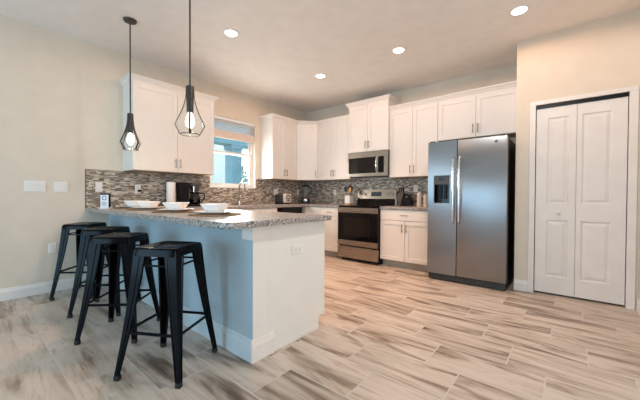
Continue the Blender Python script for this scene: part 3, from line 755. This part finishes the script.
# knife block, canisters right of the range
t = empty('knife_block', 'slanted dark knife block with grey front just right of the range', 'knife block', (2.275, -.20, ZC1), R(-12))
b = MB(); b.loft([[(x, -.10, 0), (x, .06, 0), (x, .10, .19), (x, .0, .225)] for x in (-.055, .055)])
kb = b.build('block', 'rack', t)
MB().box(-.03, .0, -.108, -.099, .0, .11, .002).build('steel_front', 'nickel', t)
for k in range(5):
    x = -.04+k*.02; b = MB().box(x-.006, x+.006, -.009, .009, 0, .095, .003)
    b.rot(Matrix.Translation((0, .035+(.012 if k % 2 else -.004), .205)) @ Matrix.Rotation(R(16), 4, 'X')).build('knife_handle', 'blackplastic', t)
t = empty('can_opener', 'black wedge-shaped appliance beside the knife block', 'can opener', (2.40, -.17, ZC1))
MB().loft([[(-.055, y, 0), (.065, y, 0), (.045, y, .10), (.0, y, .19), (-.05, y, .20)] for y in (-.06, .06)]).build('body', 'blackplastic', t)
MB().lathe([(.014, 0), (.014, .008)], seg=16).rot(Matrix.Translation((-.01, -.06, .15)) @ Matrix.Rotation(R(90), 4, 'X')).build('cutter_wheel', 'nickel', t)
for x, y, h, lb in ((2.622, -.30, .215, 'taller beige pepper mill standing left of its twin by the refrigerator'), (2.722, -.30, .185, 'shorter beige salt mill standing right, next to the refrigerator')):
    t = empty('spice_mill', lb, 'mill', (x, y, ZC1), 0, 'beige mills beside the refrigerator')
    MB().lathe([(.001, 0), (.036, 0), (.037, .01), (.034, h*.6), (.035, h*.72), (.001, h*.72)], seg=28).build('body', 'stone', t, True)
    MB().lathe([(.030, h*.722), (.035, h*.74), (.034, h*.92), (.026, h), (.001, h)], seg=28).build('cap', 'stone', t, True)

# ------------------------------------------------------------------ switches and outlets
def wall_plate(name, label, cat, loc, rz, w, h, inserts, horiz=False, group=None):
    t = empty(name, label, cat, loc, rz, group)
    MB().box(-w/2, w/2, -.006, 0, -h/2, h/2, .003).build('cover_plate', 'plate', t)
    for kind, x, z in inserts:
        if kind == 'rocker': MB().box(x-.017, x+.017, -.010, -.006, z-.033, z+.033, .002).build('rocker', 'plate', t)
        elif kind == 'toggle': MB().box(x-.005, x+.005, -.018, -.006, z-.012, z+.012, .002).build('toggle', 'slot' if False else 'plate', t)
        elif kind == 'socket':
            b = MB(); b.box(x-.017, x+.017, -.009, -.006, z-.014, z+.014, .002); sk = b.build('socket', 'plate', t)
            b = MB()
            for d in (-.006, .006):
                if horiz: b.box(x-.004, x+.004, -.0098, -.0088, z+d-.0012, z+d+.0012)
                else: b.box(x+d-.0012, x+d+.0012, -.0098, -.0088, z-.004, z+.004)
            b.build('slots', 'slot', sk)
    return t
def outlet(label, loc, rz, horiz=False):
    if horiz: return wall_plate('outlet', label, 'outlet', loc, rz, .115, .07, [('socket', -.02, 0), ('socket', .02, 0)], True, 'white outlets')
    return wall_plate('outlet', label, 'outlet', loc, rz, .07, .115, [('socket', 0, -.02), ('socket', 0, .02)], False, 'white outlets')
LW = D90
wall_plate('light_switch', 'wide three-rocker light switch plate on the left wall, farther from the kitchen', 'light switch', (.0005, -4.268, 1.158), LW, .172, .118, [('rocker', -.046, 0), ('rocker', 0, 0), ('rocker', .046, 0)], group='white light switches')
wall_plate('light_switch', 'two-rocker light switch plate on the left wall, nearer the tiles', 'light switch', (.0005, -4.055, 1.158), LW, .122, .116, [('rocker', -.023, 0), ('rocker', .023, 0)], group='white light switches')
outlet('white outlet low on the left wall behind the farthest stool', (.0005, -4.13, .48), LW)
wall_plate('light_switch', 'single white switch plate on the tiles above the small card', 'light switch', (.0095, -3.705, 1.163), LW, .07, .115, [('rocker', 0, 0)], group='white light switches')
o = outlet('white outlet with black plug on tiles beneath the left wall cabinet', (.0095, -3.28, 1.148), LW)
MB().box(-.005, .035, -.035, -.0095, -.035, -.008, .004).build('plug', 'blackplastic', o)
wall_plate('light_switch', 'white two-gang switch plate on tiles right of the window', 'light switch', (.0095, -.86, 1.145), LW, .118, .116, [('rocker', -.023, 0), ('rocker', .023, 0)], group='white light switches')
outlet('white outlet on tiles between toaster and blender', (.0095, -.245, 1.145), LW)
outlet('white outlet on the back tiles left of the utensil crock', (.80, -.0095, 1.14), 0)
outlet('white outlet on the back tiles above the knife block and mills', (2.448, -.0095, 1.20), 0)
outlet('white sideways outlet on the peninsula end panel', (PX+.0005, -3.195, .675), D90, True)

# ------------------------------------------------------------------ window blind
t = empty('window_blind', 'white horizontal blind drawn up in the kitchen window', 'blind', (0, WY0, WZ1))
ww = WY1-WY0
MB().box(-.05, -.008, .006, ww-.006, -.045, -.002, .003).build('headrail', 'blind', t)
b = MB()
for k in range(6):
    z = -.068-k*.028
    b.loft([[(-.052, y, z+.014), (-.03, y, z+.002), (-.008, y, z-.014), (-.007, y, z-.012), (-.029, y, z+.004), (-.051, y, z+.016)] for y in (.008, ww-.008)])
b.build('slats', 'blind', t)
b = MB()
b.box(-.054, -.004, .007, ww-.007, -.345, -.222, .006)
b.build('bottom_stack', 'blindrail', t)
MB().tube([(-.03, ww*.2, -.22), (-.03, ww*.2, -.045)], .0012, 6).tube([(-.03, ww*.8, -.22), (-.03, ww*.8, -.045)], .0012, 6).build('lift_cords', 'blind', t)

# ------------------------------------------------------------------ outside the kitchen window
MB().box(-9, -.2, -8, 6, -.35, -.15).build('floor_outside', 'ground', **ST)
t = empty('porch_column', 'pale blue square porch post seen through the kitchen window', 'column', (-1.3, -.92, -.15))
MB().box(-.125, .125, -.125, .125, .0, 2.31).build('shaft', 'porch', t); MB().box(-.16, .16, -.16, .16, 0, .2, .01).build('plinth', 'porch', t); MB().box(-.15, .15, -.15, .15, 2.22, 2.31, .01).build('capital', 'porch', t)
tag(MB().box(-1.46, -1.14, -4, 5, 2.16, 2.6).build('porch_beam', 'porch'), 'pale blue porch beam carried by the post outside the window', 'beam')
t = empty('neighbour_house', 'white sided house wall beyond the porch outside', 'house', (-6, 0, -.15))
b = MB(); b.box(-4, 0, -4.5, 2.5, 0, 3.4)
for k in range(20): b.box(0, .02, -4.5, 2.5, k*.17, k*.17+.155)
b.build('siding_wall', 'siding', t)
def bush(x, y, h, label):
    t = empty('shrub', label, 'shrub', (x, y, -.15), 0, 'shrubs outside the window')
    MB().tube([(0, 0, 0), (.02, .01, h*.6)], [.03, .015], 8).build('stem', 'wood', t)
    b = MB(); rg = random.Random(int(h*100))
    for k in range(420):
        a, e = rg.uniform(0, 6.28), rg.uniform(-1, 1); rr = (rg.random()**.4)
        p = Vector((.42*rr*math.cos(a)*math.sqrt(1-e*e), .42*rr*math.sin(a)*math.sqrt(1-e*e), h*.62+h*.38*rr*e))
        d = Vector((rg.uniform(-1, 1), rg.uniform(-1, 1), rg.uniform(-.4, 1))).normalized(); s = d.cross(Vector((.3, .2, 1))).normalized()
        l = .14; w = .03
        vs = [b.bm.verts.new(p), b.bm.verts.new(p+d*l*.5+s*w), b.bm.verts.new(p+d*l), b.bm.verts.new(p+d*l*.5-s*w)]; b.bm.faces.new(vs)
    b.build('foliage', 'leaf', t)
bush(-2.6, .45, 2.05, 'tall green shrub outside, right of the porch post')
